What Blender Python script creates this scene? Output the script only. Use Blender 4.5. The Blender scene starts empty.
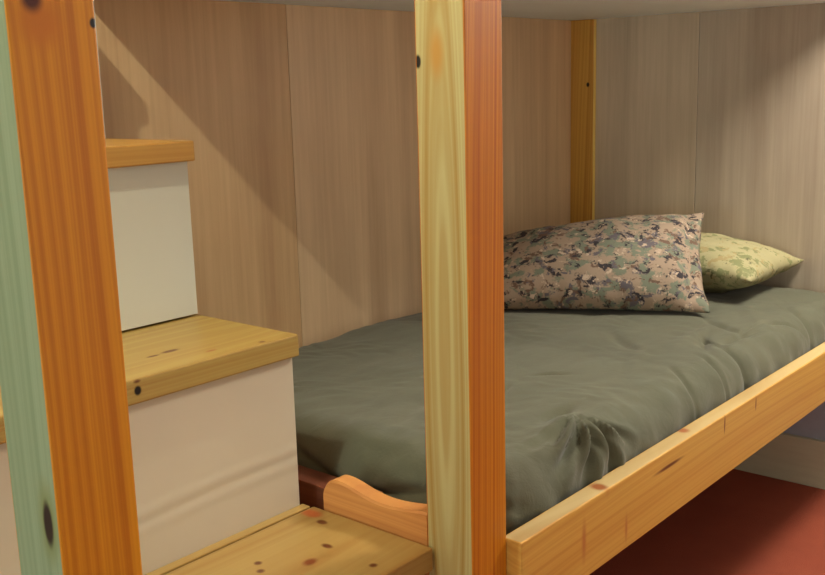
import bpy, bmesh, math, random
from mathutils import Vector, Matrix, noise

S = bpy.context.scene
C = S.collection

# ------------------------------------------------------------------ camera
cam_d = bpy.data.cameras.new('camera'); cam = bpy.data.objects.new('camera', cam_d); C.objects.link(cam)
yaw, pitch, roll, fpx = 0.707989, 0.198341, -0.0270869, 1008.88
fw = Vector((math.cos(yaw)*math.cos(pitch), math.sin(yaw)*math.cos(pitch), -math.sin(pitch)))
rt = Vector((math.sin(yaw), -math.cos(yaw), 0)); up = rt.cross(fw)
r2 = math.cos(roll)*rt + math.sin(roll)*up; u2 = -math.sin(roll)*rt + math.cos(roll)*up
M = Matrix((r2, u2, -fw)).transposed().to_4x4(); M.translation = (-1.13363, -0.86452, 1.28)
cam.matrix_world = M
cam_d.sensor_width = 36; cam_d.lens = fpx*36/825; cam_d.clip_start = .02
S.camera = cam

# ------------------------------------------------------------------ world, lamps, exposure
w = bpy.data.worlds.new('room_ambient'); S.world = w; w.use_nodes = True
w.node_tree.nodes['Background'].inputs[0].default_value = (1.0, .90, .76, 1)
w.node_tree.nodes['Background'].inputs[1].default_value = .88

def lamp(name, kind, loc, color, energy, size, aim=None):
    d = bpy.data.lights.new(name, kind); d.color = color; d.energy = energy
    if kind == 'AREA': d.shape = 'DISK'; d.size = size
    else: d.shadow_soft_size = size
    o = bpy.data.objects.new(name, d); C.objects.link(o); o.location = loc
    if aim is not None: o.rotation_euler = (Vector(aim)-Vector(loc)).to_track_quat('-Z', 'Y').to_euler()
    return o
LA = (-.81, .20, 2.36); LC = (1.70, -.42, 2.02)
lamp('stair_bulb_light', 'POINT', LA, (1.0, 1.0, .82), 50, .016)
lamp('bedside_bulb_light', 'POINT', LC, (1.0, .94, .82), 128, .17)
lamp('cool_left_fill', 'AREA', (-3.6, .0, .95), (.78, 1.0, .95), 34, 1.1, (0, .2, .9))  # added cool fill from the left, no window there; lifts the left-facing sides
S.view_settings.view_transform = 'Standard'; S.view_settings.look = 'None'
S.view_settings.exposure = -0.1; S.view_settings.gamma = 1; S.view_settings.use_curve_mapping = False

# ------------------------------------------------------------------ dimensions (metres)
PW = .089                       # 4x4 post
XL = -.663                      # left post's left face
BW, RW = 1.0232, 1.9634         # back wall (y), right wall (x)
ZD = 1.481                      # underside of the upper bunk
RT = .569                       # rail top
T1, T2, T3, T4 = .568, .873, 1.193, 1.506   # tread tops

# ------------------------------------------------------------------ node helpers
class NT:
    def __init__(s, name):
        s.m = bpy.data.materials.new(name); s.m.use_nodes = True
        s.t = s.m.node_tree; s.b = s.t.nodes['Principled BSDF']
    def n(s, typ, **kw):
        x = s.t.nodes.new(typ)
        for k, v in kw.items():
            if k.startswith('i_'):
                key = k[2:]; key = int(key) if key.isdigit() else key
                s.put(x, key, v)
            else: setattr(x, k, v)
        return x
    def put(s, node, key, v):
        if isinstance(v, bpy.types.NodeSocket): s.t.links.new(v, node.inputs[key])
        else: node.inputs[key].default_value = v
    def math(s, op, a, b=0.0, c=None):
        x = s.n('ShaderNodeMath', operation=op); s.put(x, 0, a); s.put(x, 1, b)
        if c is not None: s.put(x, 2, c)
        return x.outputs[0]
    def mix(s, f, a, b, mode='MIX'):
        x = s.n('ShaderNodeMix', data_type='RGBA', blend_type=mode)
        s.put(x, 0, f); s.put(x, 6, col(a)); s.put(x, 7, col(b)); return x.outputs[2]
    def ramp(s, f, stops, interp='LINEAR'):
        x = s.n('ShaderNodeValToRGB'); e = x.color_ramp.elements; x.color_ramp.interpolation = interp
        while len(e) > 1: e.remove(e[-1])
        for i, (p, c) in enumerate(stops):
            q = e[0] if i == 0 else e.new(p)
            q.position = p; q.color = col(c)
        s.put(x, 0, f); return x.outputs[0]
    def coord(s): return s.n('ShaderNodeTexCoord').outputs['Object']
    def mapping(s, v, scale=(1,1,1), loc=(0,0,0), rot=(0,0,0)):
        x = s.n('ShaderNodeMapping'); s.put(x, 0, v)
        x.inputs['Scale'].default_value = scale; x.inputs['Location'].default_value = loc; x.inputs['Rotation'].default_value = rot
        return x.outputs[0]
    def noise(s, v, scale, detail=4, rough=.55, dist=0):
        x = s.n('ShaderNodeTexNoise'); s.put(x, 'Vector', v)
        x.inputs['Scale'].default_value = scale; x.inputs['Detail'].default_value = detail
        x.inputs['Roughness'].default_value = rough; x.inputs['Distortion'].default_value = dist
        return x.outputs['Fac']
    def bump(s, h, strength=.3, dist=.002):
        x = s.n('ShaderNodeBump'); x.inputs['Strength'].default_value = strength; x.inputs['Distance'].default_value = dist
        s.put(x, 'Height', h); s.t.links.new(x.outputs[0], s.b.inputs['Normal'])
    def out(s, color, rough=.5, spec=.5):
        s.put(s.b, 'Base Color', col(color)); s.put(s.b, 'Roughness', rough)
        s.b.inputs['Specular IOR Level'].default_value = spec; return s.m
def col(c):
    return (c[0], c[1], c[2], 1.0) if isinstance(c, (tuple, list)) and len(c) == 3 else c
def lin(r, g, b):
    f = lambda v: (v/255/12.92) if v/255 <= .04045 else ((v/255+.055)/1.055)**2.4
    return (f(r), f(g), f(b))

def wood(name, light, dark, axis='Z', ring=9.0, heart=(0, 0, 0), knots=(), rough=.45, contrast=1.0, spec=.4, seed=0.0, tall=.10):
    """sawn pine: growth rings cut lengthwise (long cathedral arches), fine pores, knots at given places"""
    t = NT(name); v = t.coord()
    ax = 'XYZ'.index(axis)
    sc = [1, 1, 1]; sc[ax] = tall
    mv = t.mapping(v, scale=tuple(sc), loc=(seed, seed*.7, seed*1.3))
    warp = t.noise(mv, 6, 3, .5)
    hv = t.mapping(v, scale=tuple(sc), loc=tuple(-h*s_ for h, s_ in zip(heart, sc)))
    ln = t.n('ShaderNodeVectorMath', operation='LENGTH'); t.put(ln, 0, hv)
    rad = t.math('MULTIPLY_ADD', warp, .045, ln.outputs['Value'])
    rc = t.n('ShaderNodeCombineXYZ'); t.put(rc, 0, t.math('MULTIPLY', rad, ring*22)); t.put(rc, 1, t.math('MULTIPLY', warp, .8)); rn = t.noise(rc.outputs[0], 1, 2, .6)
    rm = t.n('ShaderNodeMapRange'); t.put(rm, 0, rn); rm.inputs[1].default_value = .36; rm.inputs[2].default_value = .70; rm.clamp = True
    late = rm.outputs[0]
    sc2 = [90, 90, 90]; sc2[ax] = 2.5
    fine = t.noise(t.mapping(v, scale=tuple(sc2)), 1, 3, .6)
    broad = t.noise(t.mapping(v, scale=tuple(4 if i != ax else .8 for i in range(3)), loc=(seed*3, 0, seed)), 1, 3, .5)
    f = t.math('MULTIPLY', t.math('MULTIPLY_ADD', fine, .35, t.math('MULTIPLY', late, .75)), contrast)
    f = t.math('ADD', f, t.math('MULTIPLY', t.math('SUBTRACT', broad, .5), .7))
    cl = t.mix(t.math('MINIMUM', t.math('MAXIMUM', f, 0), 1), light, dark)
    for (kx, ky, kz, rx, ry, rz, kc, soft) in knots:
        dv = t.mapping(v, scale=(1/rx, 1/ry, 1/rz), loc=(-kx/rx, -ky/ry, -kz/rz))
        l = t.n('ShaderNodeVectorMath', operation='LENGTH'); t.put(l, 0, dv)
        k = t.n('ShaderNodeMapRange'); k.interpolation_type = 'SMOOTHSTEP'
        t.put(k, 0, t.math('MULTIPLY_ADD', t.math('SUBTRACT', warp, .5), .6, l.outputs['Value']))
        k.inputs[1].default_value = 1+soft; k.inputs[2].default_value = 1-soft; k.inputs[3].default_value = 0; k.inputs[4].default_value = 1
        cl = t.mix(k.outputs[0], cl, kc)
    t.bump(fine, .15, .001)
    return t.out(cl, rough, spec)

DK = lin(60, 30, 12)
HOLE = (.006, .004, .003)

# ------------------------------------------------------------------ mesh helpers
def link(name, bm, mats, parent=None, smooth=False):
    me = bpy.data.meshes.new(name); bm.normal_update(); bm.to_mesh(me); bm.free()
    for m in (mats if isinstance(mats, (list, tuple)) else [mats]): me.materials.append(m)
    if smooth:
        for p in me.polygons: p.use_smooth = True
    o = bpy.data.objects.new(name, me); C.objects.link(o)
    if parent: o.parent = parent; o.matrix_parent_inverse = Matrix.Translation(-parent.location)
    return o
def empty(name, loc, label, cat, group=None):
    o = bpy.data.objects.new(name, None); C.objects.link(o); o.location = loc; o.empty_display_size = .1
    o['label'] = label; o['category'] = cat
    if group: o['group'] = group
    return o
def box(bm, x0, x1, y0, y1, z0, z1, bev=.003, seg=2, pick=None):
    r = bmesh.ops.create_cube(bm, size=1)
    vs = r['verts']
    for v in vs:
        v.co = Vector(((x0+x1)/2+v.co.x*(x1-x0), (y0+y1)/2+v.co.y*(y1-y0), (z0+z1)/2+v.co.z*(z1-z0)))
    fs = {f for v in vs for f in v.link_faces}
    if pick:
        for f in fs: f.normal_update(); f.material_index = pick(f.normal)
    if bev:
        es = list({e for v in vs for e in v.link_edges})
        bmesh.ops.bevel(bm, geom=es, offset=bev, segments=seg, affect='EDGES', profile=.6)
    return bm
def board(name, mats, dims, parent=None, bev=.003, pick=None):
    return link(name, box(bmesh.new(), *dims, bev=bev, pick=pick), mats, parent)
def lathe(bm, prof, cx, cy, n=24):
    rings = [[bm.verts.new((cx+r*math.cos(6.28318*i/n), cy+r*math.sin(6.28318*i/n), z)) for i in range(n)] for r, z in prof]
    for a, b in zip(rings, rings[1:]):
        for i in range(n): bm.faces.new((a[i], a[(i+1) % n], b[(i+1) % n], b[i]))
    bm.faces.new(list(reversed(rings[0]))); bm.faces.new(rings[-1])
    return bm

# ------------------------------------------------------------------ setting
def plywood(name, a, b, rough=.36, spec=.5, seed=0):
    t = NT(name); v = t.coord()
    g = t.noise(t.mapping(v, scale=(70, 70, 2.2)), 1, 4, .65)
    st = t.noise(t.mapping(v, scale=(14, 14, .5), loc=(seed, seed, seed)), 1, 3, .5)
    bl = t.noise(t.mapping(v, scale=(3, 3, 1.2), loc=(seed*2, 0, 1)), 1, 4, .6)
    f = t.math('ADD', t.math('MULTIPLY', g, .45), t.math('ADD', t.math('MULTIPLY', st, .55), t.math('MULTIPLY', bl, .55)))
    cl = t.ramp(f, [(.45, b), (1.0, a)])
    t.bump(g, .12, .001)
    return t.out(cl, t.math('MULTIPLY_ADD', g, .2, rough-.1), spec)
m_ply_back = plywood('plywood_reddish', lin(214, 180, 134), lin(171, 131, 93), seed=1.3)
m_ply_back2 = plywood('plywood_tan', lin(225, 196, 156), lin(182, 148, 114), seed=4.1)
m_ply_right = plywood('plywood_greyish', lin(205, 187, 162), lin(154, 137, 115), seed=2.2)
m_ply_right2 = plywood('plywood_greyish_plain', lin(189, 175, 155), lin(150, 133, 114), seed=6.2)

t = NT('wall_paint_blue_grey'); m_wall = t.out(t.mix(t.noise(t.coord(), 30, 3), lin(150, 158, 172), lin(165, 172, 182)), .7)
t = NT('ceiling_paint'); m_ceil = t.out(t.mix(t.noise(t.coord(), 20, 3), lin(205, 198, 185), lin(215, 210, 198)), .8)
t = NT('skirting_paint'); m_skirt = t.out(t.mix(t.noise(t.mapping(t.coord(), scale=(8, 8, 60)), 1, 3), lin(182, 178, 150), lin(198, 196, 168)), .5)
t = NT('carpet_rust'); v = t.coord()
n1 = t.noise(v, 320, 3, .7); n2 = t.noise(v, 9, 4, .6)
cl = t.mix(n1, lin(130, 59, 48), lin(206, 112, 79)); cl = t.mix(t.math('MULTIPLY', n2, .5), cl, lin(118, 54, 48))
t.bump(n1, .9, .006); m_carpet = t.out(cl, .95, .1)

def struct(name, dims, m, bev=0):
    o = board(name, m, dims, bev=bev); o['kind'] = 'structure'; return o
struct('floor', (-4, RW+.1, -3.2, BW+.1, -.06, 0), m_carpet)
struct('wall_back', (-4, RW+.1, BW+.006, BW+.1, 0, 2.45), m_wall)
struct('wall_right', (RW+.006, RW+.1, -3.2, BW+.006, 0, 2.45), m_wall)
struct('ceiling', (-4, RW+.1, -3.2, BW+.1, 2.45, 2.5), m_ceil)
struct('baseboard_right', (RW-.012, RW+.006, -3.2, BW, 0, .155), m_skirt, .003)
struct('baseboard_back', (-4, RW-.012, BW-.012, BW+.006, 0, .155), m_skirt, .003)
# plywood sheets lining the bunk, with open joints between sheets
def panel(name, dims, m, label):
    o = board(name, m, dims, bev=.0012); o['kind'] = 'structure'; o['label'] = label; return o
panel('wall_panel_back', (-1.9, .622, BW, BW+.006, .30, 2.40), m_ply_back, 'reddish plywood sheet on the back wall behind the steps')
panel('wall_panel_back', (.6235, RW-.0005, BW, BW+.006, .30, ZD-.0), m_ply_back2, 'tan plywood sheet on the back wall behind the bed')
panel('wall_panel_right', (RW, RW+.006, .565, BW-.0005, .30, ZD), m_ply_right, 'grey brown plywood sheet beside the corner board')
panel('wall_panel_right', (RW, RW+.006, -.62, .5635, .30, ZD), m_ply_right2, 'grey brown plywood sheet at the head of the bed, glossy spot')

# ------------------------------------------------------------------ bunk bed
AMB_L, AMB_D = lin(212, 144, 29), lin(164, 85, 7)
bed = empty('bunk_bed', (.65, .5, 0), 'built-in pine bunk bed with square amber and pale posts against plywood walls', 'bunk bed')
m_amber = wood('amber_pine', AMB_L, AMB_D, 'Z', 7, (-1.1, .25, 0), rough=.4, seed=.3, contrast=.9,
    knots=[(-.632, 0, 1.345, .020, .03, .020, lin(186, 108, 20), .7), (-.577, 0, 1.345, .004, .03, .005, HOLE, .3), (-.638, 0, 1.366, .010, .03, .012, lin(70, 24, 10), .5)])
m_amber_c = wood('amber_pine_streaked', lin(202, 130, 26), lin(155, 71, 6), 'Z', 8, (.55, .2, 0), rough=.4, seed=2.4, contrast=1.0)
m_green = wood('pale_green_pine', lin(140, 155, 123), lin(111, 131, 97), 'Z', 8, (-.8, .5, 0), rough=.55, seed=5, contrast=.8,  # pale green pine for the near post's left and back faces
    knots=[(-.663, .020, .864, .03, .015, .040, lin(120, 130, 84), .5), (-.663, .020, .864, .03, .0085, .024, lin(34, 20, 14), .3)])
m_pale = wood('pale_pine', lin(189, 186, 134), lin(160, 131, 67), 'Z', 6.5, (.022, .047, .95), rough=.45, seed=1.1, contrast=1.1, tall=.06,
    knots=[(0, .084, 1.312, .03, .005, .009, HOLE, .3), (0, .050, 1.322, .03, .011, .03, lin(178, 136, 66), .7)])
leftface = lambda n: 1 if n.x < -.5 or n.y > .5 else 0
p1 = board('post', [m_amber, m_green], (XL, XL+PW, 0, PW, 0, 2.0), bed, .0022, leftface); p1['label'] = 'near post with pale green left face'
p2 = board('post', [m_amber_c, m_pale], (0, PW, 0, PW, 0, 2.0), bed, .0022, leftface); p2['label'] = 'middle post with pale pine left face'

m_rail = wood('rail_pine', lin(210, 166, 81), lin(179, 121, 45), 'X', 6, (1.0, .06, .25), rough=.42, seed=.9, contrast=.7,
    knots=[(.60, -.028, .537, .05, .03, .0035, lin(104, 52, 22), .6), (.43, -.028, .47, .004, .03, .022, lin(176, 112, 54), .8), (.28, -.028, .5, .006, .03, .03, lin(176, 112, 54), .8),
           (.86, -.028, .548, .003, .03, .018, lin(120, 60, 26), .5), (1.03, -.028, .55, .003, .03, .014, lin(120, 60, 26), .5), (.36, -.01, .569, .012, .015, .02, lin(170, 96, 44), .5),
           (.72, .002, .569, .012, .012, .02, lin(160, 92, 44), .5)])
m_railtop = wood('rail_pine_lit_top', lin(197, 175, 124), lin(167, 130, 74), 'X', 6, (1.0, .06, .25), rough=.42, seed=.9, contrast=.7,  # rail wood made paler on top: the light falling there is in the colour
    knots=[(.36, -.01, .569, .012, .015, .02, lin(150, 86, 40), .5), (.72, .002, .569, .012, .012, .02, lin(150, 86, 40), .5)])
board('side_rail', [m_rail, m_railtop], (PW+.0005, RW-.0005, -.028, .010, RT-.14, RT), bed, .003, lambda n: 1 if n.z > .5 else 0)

# end board along the foot of the mattress, its top sawn a little wavy
m_end = wood('end_board_pine', lin(206, 146, 80), lin(166, 98, 46), 'Y', 6, (.0, .5, .3), rough=.5, seed=3.1, contrast=.7)
bm = bmesh.new()
ys = [PW+.0005+(.320-PW)*math.sin(math.pi/2*i/60) for i in range(61)]
def endtop(y):
    g = lambda c, s: math.exp(-((y-c)/s)**2)
    e = max(0, (y-.290)/.0305)
    return .612 + .014*g(.285, .055) - .002*g(.19, .05) + .008*g(.09, .05) - .026*(1-math.sqrt(max(0, 1-e*e)))
rows = []
for y in ys:
    zt = endtop(y)
    rows.append([bm.verts.new(c) for c in ((0, y, .42), (0, y, zt-.004), (.003, y, zt), (.032, y, zt), (.036, y, zt-.004), (.036, y, .42))])
for a, b in zip(rows, rows[1:]):
    for i in range(6): bm.faces.new((a[i], b[i], b[(i+1) % 6], a[(i+1) % 6]))
bm.faces.new(rows[0]); bm.faces.new(list(reversed(rows[-1])))
bmesh.ops.recalc_face_normals(bm, faces=bm.faces)
link('end_board', bm, m_end, bed)

m_foot = wood('foot_rail_brown', lin(112, 62, 42), lin(80, 40, 26), 'Y', 6, (.1, .5, .3), rough=.5, seed=6.1, contrast=.7)
board('foot_rail', m_foot, (.0385, .090, .262, BW-.0005, .446, .583), bed, .002)
m_deckply = plywood('deck_plywood', lin(170, 140, 105), lin(130, 100, 72), seed=8)
board('mattress_deck', m_deckply, (.0365, RW-.0005, .0105, BW-.0005, .43, .445), bed, .001)
t = NT('upper_deck_paint'); v = t.coord()
m_updeck = t.out(t.mix(t.noise(t.mapping(v, scale=(3, 9, 3)), 1, 4), lin(230, 241, 244), lin(218, 228, 230)), .6)
board('upper_deck', m_updeck, (.05, RW, .06, BW+.006, ZD, ZD+.020), bed, .001)
m_corner = wood('corner_pine', lin(213, 164, 72), lin(174, 114, 42), 'Z', 7, (1.9, .6, 0), rough=.45, seed=4.4, contrast=.8,
    knots=[(RW-.019, .955, 1.264, .01, .006, .008, HOLE, .3)])
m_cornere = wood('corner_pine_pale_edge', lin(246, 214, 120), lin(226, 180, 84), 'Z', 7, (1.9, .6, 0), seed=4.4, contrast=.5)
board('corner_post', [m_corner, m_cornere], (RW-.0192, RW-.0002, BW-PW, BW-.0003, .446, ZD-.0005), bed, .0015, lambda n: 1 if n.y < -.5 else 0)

# ------------------------------------------------------------------ staircase
st = empty('staircase', (-.33, .55, 0), 'box steps with pine treads and white risers between the two posts', 'stairs')
KN = lin(96, 48, 18)
mk = [lin(236, 186, 110), lin(206, 140, 66)]
m_t1 = wood('tread_pine_knotty', lin(168, 140, 81), lin(141, 97, 41), 'X', 6, (-.3, .2, .35), rough=.4, seed=.5, contrast=.8,
    knots=[(-.042, .283, T1, .007, .010, .02, KN, .4), (-.028, .322, T1, .012, .020, .02, lin(176, 92, 46), .5), (-.10, .213, T1, .006, .010, .02, KN, .5),
           (-.155, .195, T1, .012, .009, .02, lin(120, 60, 24), .5), (-.206, .256, T1, .006, .006, .02, KN, .5), (-.221, .233, T1, .006, .006, .02, KN, .5), (-.104, .110, T1, .006, .006, .02, KN, .5)])
m_t2 = wood('tread_pine', lin(169, 144, 79), lin(141, 97, 39), 'X', 7, (-.3, .45, .62), rough=.4, seed=1.7, contrast=.8,
    knots=[(-.325, .358, .855, .006, .01, .007, HOLE, .3), (-.325, .362, .869, .007, .006, .003, KN, .4), (-.20, .448, T2, .014, .006, .02, KN, .5), (-.235, .445, T2, .010, .004, .02, KN, .5), (-.16, .395, T2, .01, .004, .02, lin(150, 84, 36), .5), (-.075, .37, T2, .006, .005, .02, KN, .5)])
m_t3 = wood('tread_pine_amber', lin(189, 143, 70), lin(159, 101, 35), 'X', 7, (-.3, .8, .95), rough=.4, seed=3.3, contrast=.7)
t = NT('riser_white_paint'); v = t.coord()
g = t.noise(t.mapping(v, scale=(2.5, 2.5, 90)), 1, 3, .6); g2 = t.noise(v, 5, 3)
m_riser = t.out(t.mix(t.math('MULTIPLY', g2, .6), lin(204, 202, 186), lin(192, 188, 168)), .55); t.bump(g, .25, .001)
t = NT('riser_white_paint_grained'); v = t.coord()
arc = t.n('ShaderNodeVectorMath', operation='LENGTH'); t.put(arc, 0, t.mapping(v, scale=(.30, 0, 1), loc=(.02, 0, -.30)))
rg = t.math('MULTIPLY_ADD', t.math('SINE', t.math('MULTIPLY', arc.outputs['Value'], 190)), .5, .5); g2 = t.noise(v, 5, 3)
msk = t.ramp(arc.outputs['Value'], [(.325, (0, 0, 0)), (.36, (1, 1, 1)), (.395, (0, 0, 0))])
cl = t.mix(t.math('MULTIPLY', g2, .6), lin(201, 188, 165), lin(188, 174, 148))
hh = t.math('MULTIPLY', rg, msk); t.bump(hh, .5, .0025); m_riser2 = t.out(t.mix(t.math('MULTIPLY', hh, .10), cl, lin(158, 138, 112)), .55)

XR = -.012
def riser(y, z0, z1, m): board('riser', m, (XL+.004, XR, y, y+.016, z0, z1), st, .001)
Y1, Y2, Y3, Y4 = .075, .358, .603, .835   # tread front edges
YR2, YR3, YR4 = .368, .618, .868          # riser faces
TB = .038
board('tread', m_t1, (XL+.002, -.004, Y1, .342, T1-TB, T1), st, .003)
board('tread_strip', m_t1, (XL+.002, -.006, .348, .3675, T1-TB, T1-.001), st, .002)
riser(YR2, T1-TB, T2-TB, m_riser2)
board('tread', m_t2, (XL+.002, -.004, Y2, YR3+.03, T2-TB, T2), st, .003)
riser(YR3, T2+.004, T3-TB+.002, m_riser)
board('tread', m_t3, (XL+.002, -.005, Y3, BW-.0005, T3-TB+.002, T3), st, .003)
riser(YR4, T3+.0005, T4-TB, m_riser)
board('tread', m_t3, (XL+.002, -.030, Y4, BW-.0005, T4-TB, T4), st, .003)
YR1 = Y1+.02
board('riser', m_riser, (XL+PW+.001, -.002, YR1, YR1+.016, .29, T1-TB), st, .001)
m_string = wood('stringer_pine', lin(200, 150, 90), lin(160, 105, 52), 'Y', 6, (0, .4, .2), seed=7)
def stringer(x0, x1):
    poly = [(YR1+.0165, 0), (YR1+.0165, T1-TB), (YR2+.0165, T1-TB), (YR2+.0165, T2-TB), (YR3+.0165, T2-TB), (YR3+.0165, T3-TB), (BW-.0135, T3-TB), (BW-.0135, 0)]
    bm = bmesh.new()
    a = [bm.verts.new((x0, y, z)) for y, z in poly]; b = [bm.verts.new((x1, y, z)) for y, z in poly]
    bm.faces.new(a); bm.faces.new(list(reversed(b)))
    for i in range(len(poly)): bm.faces.new((a[i], b[i], b[(i+1) % len(poly)], a[(i+1) % len(poly)]))
    bmesh.ops.recalc_face_normals(bm, faces=bm.faces)
    return link('stringer', bm, m_string, st)
stringer(-.036, -.016); stringer(XL+.006, XL+.026)

# ------------------------------------------------------------------ comforter
def comforter():
    x0, x1, y0, y1, z0, z1, r = .1, RW-.006, .0125, BW-.005, .47, .648, .085
    bm = bmesh.new(); step = .0062
    def axis(a, b, rr):
        # denser on the rounded margins
        k = 14
        lo = [a+rr*(i/k) for i in range(k)]; hi = [b-rr*(i/k) for i in range(k)][::-1]
        n = max(2, int((b-a-2*rr)/step)); mid = [a+rr+(b-a-2*rr)*i/n for i in range(n+1)]
        return lo+mid+hi
    X, Y = axis(x0, x1, r), axis(y0, y1, r)
    zs = [z0+(z1-r-z0)*i/8 for i in range(9)]+[z1-r+r*(i/10) for i in range(1, 11)]
    lo, hi = Vector((x0+r, y0+r, -9)), Vector((x1-r, y1-r, z1-r))
    cache = {}
    def vert(x, y, z):
        k = (round(x, 5), round(y, 5), round(z, 5))
        if k in cache: return cache[k]
        p = Vector((x, y, z)); c = Vector((min(max(p.x, lo.x), hi.x), min(max(p.y, lo.y), hi.y), min(p.z, hi.z)))
        d = p-c
        # map the box corner region on to a ball (spherified) so arcs stay even
        if d.length > 1e-9:
            m = max(abs(d.x), abs(d.y), abs(d.z)); d = d.normalized()*m; n = d.normalized(); q = c+d
        else: n = Vector((0, 0, 1)); q = p
        cache[k] = bm.verts.new(q+n*disp(q, n)); return cache[k]
    def disp(q, n):
        x, y = q.x, q.y
        edge = min(1, max(0, (q.z-.47)/.05))
        d = .012*noise.noise(Vector((x*3.1, y*3.4, q.z*3+2)))+.0055*noise.noise(Vector((x*8, y*9, q.z*8+5)))
        d += .0032*noise.noise(Vector((x*24+3*noise.noise(Vector((x*5, y*5, 1))), y*22, q.z*20)))
        # wrinkles running down the near side
        side = max(0, -n.y)
        ph = x*62+4*noise.noise(Vector((x*4, 2, q.z*4)))
        d += side*.0035*math.sin(ph)*(.5+.5*noise.noise(Vector((x*3, 7, 1))))
        # gathered pleats near the foot corner, fanning from a pucker
        px, py, pz = .43, .105, .635
        dx, dy = x-px, (y-py)+(q.z-pz)*1.0
        rr = math.hypot(dx, dy); a = math.atan2(dx, -dy)
        win = math.exp(-((rr-.09)/.075)**2)*max(0, min(1, (1.35-abs(a+.35))/.5))
        d += win*(.013*math.sin(a*12+rr*24)+.006*math.sin(a*23+1.3))
        d += .020*math.exp(-(((x-.40)/.06)**2+((y-.085)/.035)**2))-.022*math.exp(-(((x-.46)/.05)**2+((y-.14)/.016)**2))
        # small pinch and sweeping creases on the top
        for (cx, cy, L, wd, an, h) in ((.68, .30, .035, .0055, -.8, -.015), (1.16, .15, .05, .005, .9, -.012), (1.33, .11, .06, .005, -.1, -.013), (1.42, .07, .05, .005, -.5, -.012), (.84, .06, .05, .007, 1.1, -.010), (.98, .05, .05, .007, 1.2, -.010), (1.1, .05, .05, .007, 1.3, -.010), (.5, .3, .06, .006, .4, -.006), (1.12, .14, .09, .011, .5, -.011), (1.25, .10, .10, .012, -.2, -.012), (1.02, .30, .10, .016, .9, -.009), (1.30, .18, .08, .012, 1.0, -.011), (1.55, .06, .10, .012, .9, -.010), (.9, .2, .12, .02, .3, .005), (1.2, .2, .12, .02, 0, .006), (1.45,.16,.1,.025,.6,.007)):
            ux, uy = math.cos(an), math.sin(an); s = (x-cx)*ux+(y-cy)*uy; t_ = -(x-cx)*uy+(y-cy)*ux+.12*s*s/L
            d += h*math.exp(-(s/L)**2-(t_/wd)**2)
        # tucked roll low on the foot end
        foot = max(0, -n.x)
        d += foot*(-.014*math.exp(-((q.z-.585-.02*math.sin(y*14))/.010)**2))
        d += max(0, n.z)*.012*math.exp(-((x-.12)/.16)**2)
        return d*edge
    for i in range(len(X)-1):
        for j in range(len(Y)-1):
            bm.faces.new((vert(X[i], Y[j], z1), vert(X[i+1], Y[j], z1), vert(X[i+1], Y[j+1], z1), vert(X[i], Y[j+1], z1)))
    for k in range(len(zs)-1):
        a, b = zs[k], zs[k+1]
        for i in range(len(X)-1):
            bm.faces.new((vert(X[i], y0, a), vert(X[i+1], y0, a), vert(X[i+1], y0, b), vert(X[i], y0, b)))
            bm.faces.new((vert(X[i+1], y1, a), vert(X[i], y1, a), vert(X[i], y1, b), vert(X[i+1], y1, b)))
        for j in range(len(Y)-1):
            bm.faces.new((vert(x0, Y[j+1], a), vert(x0, Y[j], a), vert(x0, Y[j], b), vert(x0, Y[j+1], b)))
            bm.faces.new((vert(x1, Y[j], a), vert(x1, Y[j+1], a), vert(x1, Y[j+1], b), vert(x1, Y[j], b)))
    return bm
t = NT('olive_cotton'); v = t.coord()
wv = t.noise(t.mapping(v, scale=(420, 420, 420)), 1, 2); wr = t.noise(v, 26, 5, .6, .8); bl = t.noise(v, 7, 4, .6)
cl = t.mix(bl, lin(78, 81, 64), lin(97, 95, 76)); cl = t.mix(t.math('MULTIPLY', wv, .25), cl, lin(66, 66, 54))
bh = t.math('MULTIPLY_ADD', wv, .12, wr); t.bump(bh, .35, .006)
m_com = t.out(cl, .85, .15); t.b.inputs['Sheen Weight'].default_value = .15
com = link('comforter', comforter(), m_com, None, True)
sm = com.modifiers.new('padding', 'SOLIDIFY'); sm.thickness = .018; sm.offset = -1
com['label'] = 'dark olive green comforter spread over the lower bunk mattress'; com['category'] = 'comforter'

t = NT('mattress_ticking'); m_mat = t.out(t.mix(t.noise(t.coord(), 40, 3), lin(205, 205, 198), lin(190, 190, 184)), .9)
mat = board('mattress', m_mat, (.15, RW-.05, .06, BW-.05, .4455, .585), None, .03)
mat['label'] = 'mattress lying under the olive comforter on the lower bunk'; mat['category'] = 'mattress'

# ------------------------------------------------------------------ pillows
def camo(name, base, cols, scale, pix=True):
    t = NT(name); v = t.coord()
    if pix:
        s_ = t.n('ShaderNodeVectorMath', operation='SNAP'); t.put(s_, 0, v); s_.inputs[1].default_value = (.0045, .0045, .0045)
        vv = t.mix(.45, v, s_.outputs[0])
    else: vv = v
    cl = col(base)
    for i, (c, th) in enumerate(cols):
        f = t.noise(t.mapping(vv, loc=(3.1*i+.3, 1.7*i, 5.2*i), scale=(1, 1, 1.25)), scale*(1+.18*i), 4, .62, .4)
        k = t.n('ShaderNodeMapRange'); t.put(k, 0, f)
        k.inputs[1].default_value = th; k.inputs[2].default_value = th+.04
        cl = t.mix(k.outputs[0], cl, c)
    t.bump(t.noise(v, 60, 4), .3, .004)
    return t.out(cl, .8, .2)
m_camo = camo('digital_camouflage_cotton', lin(147, 128, 109), [(lin(109, 113, 96), .51), (lin(91, 85, 89), .56), (lin(100, 78, 64), .585), (lin(50, 45, 48), .565), (lin(179, 158, 137), .61)], 20)
m_camo2 = camo('lamplit_camouflage_cotton', lin(154, 147, 110), [(lin(118, 120, 82), .54), (lin(147, 132, 92), .58), (lin(92, 90, 64), .63)], 24)  # same cotton as the propped pillow, with warm lamplight put into its colours

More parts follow.
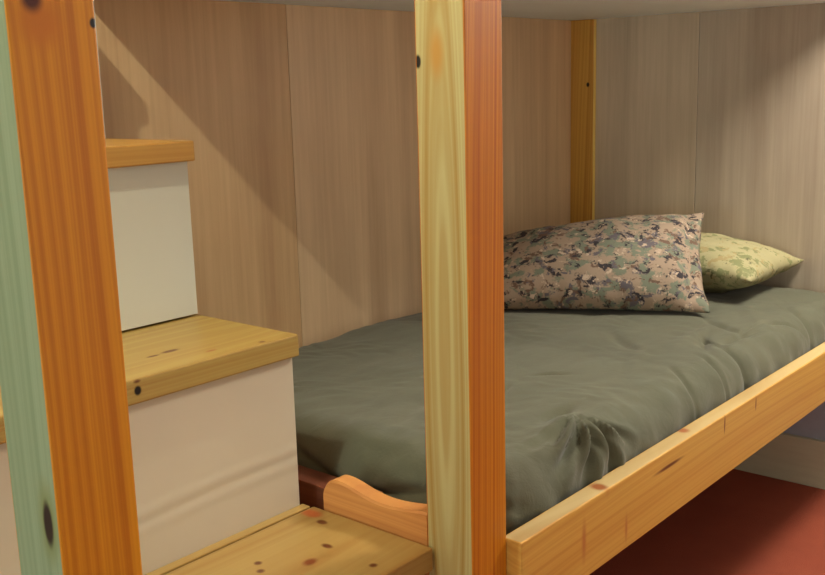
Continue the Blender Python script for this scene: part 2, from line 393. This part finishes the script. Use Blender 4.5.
def pillow(L, W, T, seed, hem=0.0):
    """u along L, v along W, puffed along local z; corners pulled out, edges drawn in"""
    bm = bmesh.new(); n = 56; m = 44
    def pt(u, v_, s):
        e = (1-abs(u)**2.6)*(1-abs(v_)**2.6)
        h = T/2*max(0, e)**.55
        x = u*L/2*(1-.055*(1-v_*v_)); y = v_*W/2*(1-.075*(1-u*u))
        P = Vector((x*6+seed, y*6, s*2+seed))
        env = min(1, e*3)
        h += env*(.010*noise.noise(P)+.005*noise.noise(P*2.3)+.003*noise.noise(P*5))
        ang = math.atan2(v_, u)
        pucker = (1-env)*.5+.3*math.exp(-min(1-abs(u), 1-abs(v_))*7)
        h += .004*pucker*s*math.sin((u*L*55) if abs(v_) > abs(u) else (v_*W*55))*min(1, e*14)
        if hem:
            k = (x-(L/2-hem))/.010
            h -= .007*math.exp(-k*k)*env**.3
            if k > 0: h *= .75; h += .004*math.sin(y*60+1.5*noise.noise(Vector((y*9, 1, seed))))*min(1, k/3)
            x += .006*noise.noise(Vector((y*14, 3, seed)))*max(0, u)**4
        z = s*h + .010*(1-env)*noise.noise(Vector((x*9, y*9, seed)))
        return Vector((x, y, z))
    g = {}
    for s in (1, -1):
        for i in range(n+1):
            for j in range(m+1):
                a = -math.cos(math.pi*i/n); b = -math.cos(math.pi*j/m)
                a = .45*a+.55*(2*i/n-1); b = .45*b+.55*(2*j/m-1)
                if s == -1 and (i in (0, n) or j in (0, m)): g[s, i, j] = g[1, i, j]
                else: g[s, i, j] = bm.verts.new(pt(a, b, s))
    for i in range(n):
        for j in range(m):
            bm.faces.new((g[1, i, j], g[1, i+1, j], g[1, i+1, j+1], g[1, i, j+1]))
            bm.faces.new((g[-1, i, j], g[-1, i, j+1], g[-1, i+1, j+1], g[-1, i+1, j]))
    return bm
def place(bm, origin, ex, ey):
    ex = Vector(ex).normalized(); ez = ex.cross(Vector(ey)).normalized(); ey = ez.cross(ex)
    Mx = Matrix((ex, ey, ez)).transposed().to_4x4(); Mx.translation = Vector(origin)
    bm.transform(Mx); return bm
# pillow lying flat at the head end
b2 = place(pillow(.66, .41, .17, 3.0), (1.755, .530, .722), (.0, 1, .0), (-1, .0, .0))
pl2 = link('pillow', b2, m_camo2, None, True)
pl2['label'] = 'camouflage pillow tinted cream and green as under warm light, lying flat against the head wall'; pl2['category'] = 'pillow'; pl2['group'] = 'camouflage pillows on the bunk'
# pillow leaning back on it, twisted so its far end reclines more
L1, W1 = .68, .44
b1 = pillow(L1, W1, .20, 7.0, .055)
BL, BR = Vector((1.055, .83, .662)), Vector((1.368, .236, .664))
ex = (BR-BL).normalized(); hz = Vector((-ex.y, ex.x, 0)).normalized()
for vv in b1.verts:
    q = vv.co.copy(); tt = q.x/L1+.5
    an = math.radians(17+13*tt); e = math.cos(an)*hz+Vector((0, 0, math.sin(an))); nn = -math.sin(an)*hz+Vector((0, 0, math.cos(an)))
    vv.co = BL+(BR-BL)*tt+e*(q.y+W1/2)*(.92+.08*tt)+nn*(q.z*(1 if q.z > 0 else .42)-.002)
pl1 = link('pillow', b1, m_camo, None, True)
pl1['label'] = 'pinkish grey camouflage pillow propped up in front of the flat pillow'; pl1['category'] = 'pillow'; pl1['group'] = 'camouflage pillows on the bunk'

# ------------------------------------------------------------------ the two room lamps (just above the picture)
t = NT('lamp_white'); m_lw = t.out((.8, .78, .72), .4)
t = NT('bulb_glow'); t.out((.9, .85, .7), .3); t.b.inputs['Emission Color'].default_value = (1, .85, .55, 1); t.b.inputs['Emission Strength'].default_value = 3; m_bulb = t.m
for (x, y, z), lb in ((LA, 'white ceiling bulb holder above the steps'), (LC, 'white ceiling bulb holder in front of the bunk')):
    L = empty('ceiling_lamp', (x, y, 2.45), lb, 'lamp')
    link('lamp_holder', lathe(bmesh.new(), [(.02, z+.13), (.025, z+.15), (.03, 2.42), (.06, 2.43), (.06, 2.4499)], x, y), m_lw, L, True)
    link('bulb', lathe(bmesh.new(), [(.004, z+.071), (.02, z+.078), (.028, z+.095), (.022, z+.12), (.014, z+.1295)], x, y), m_bulb, L, True)
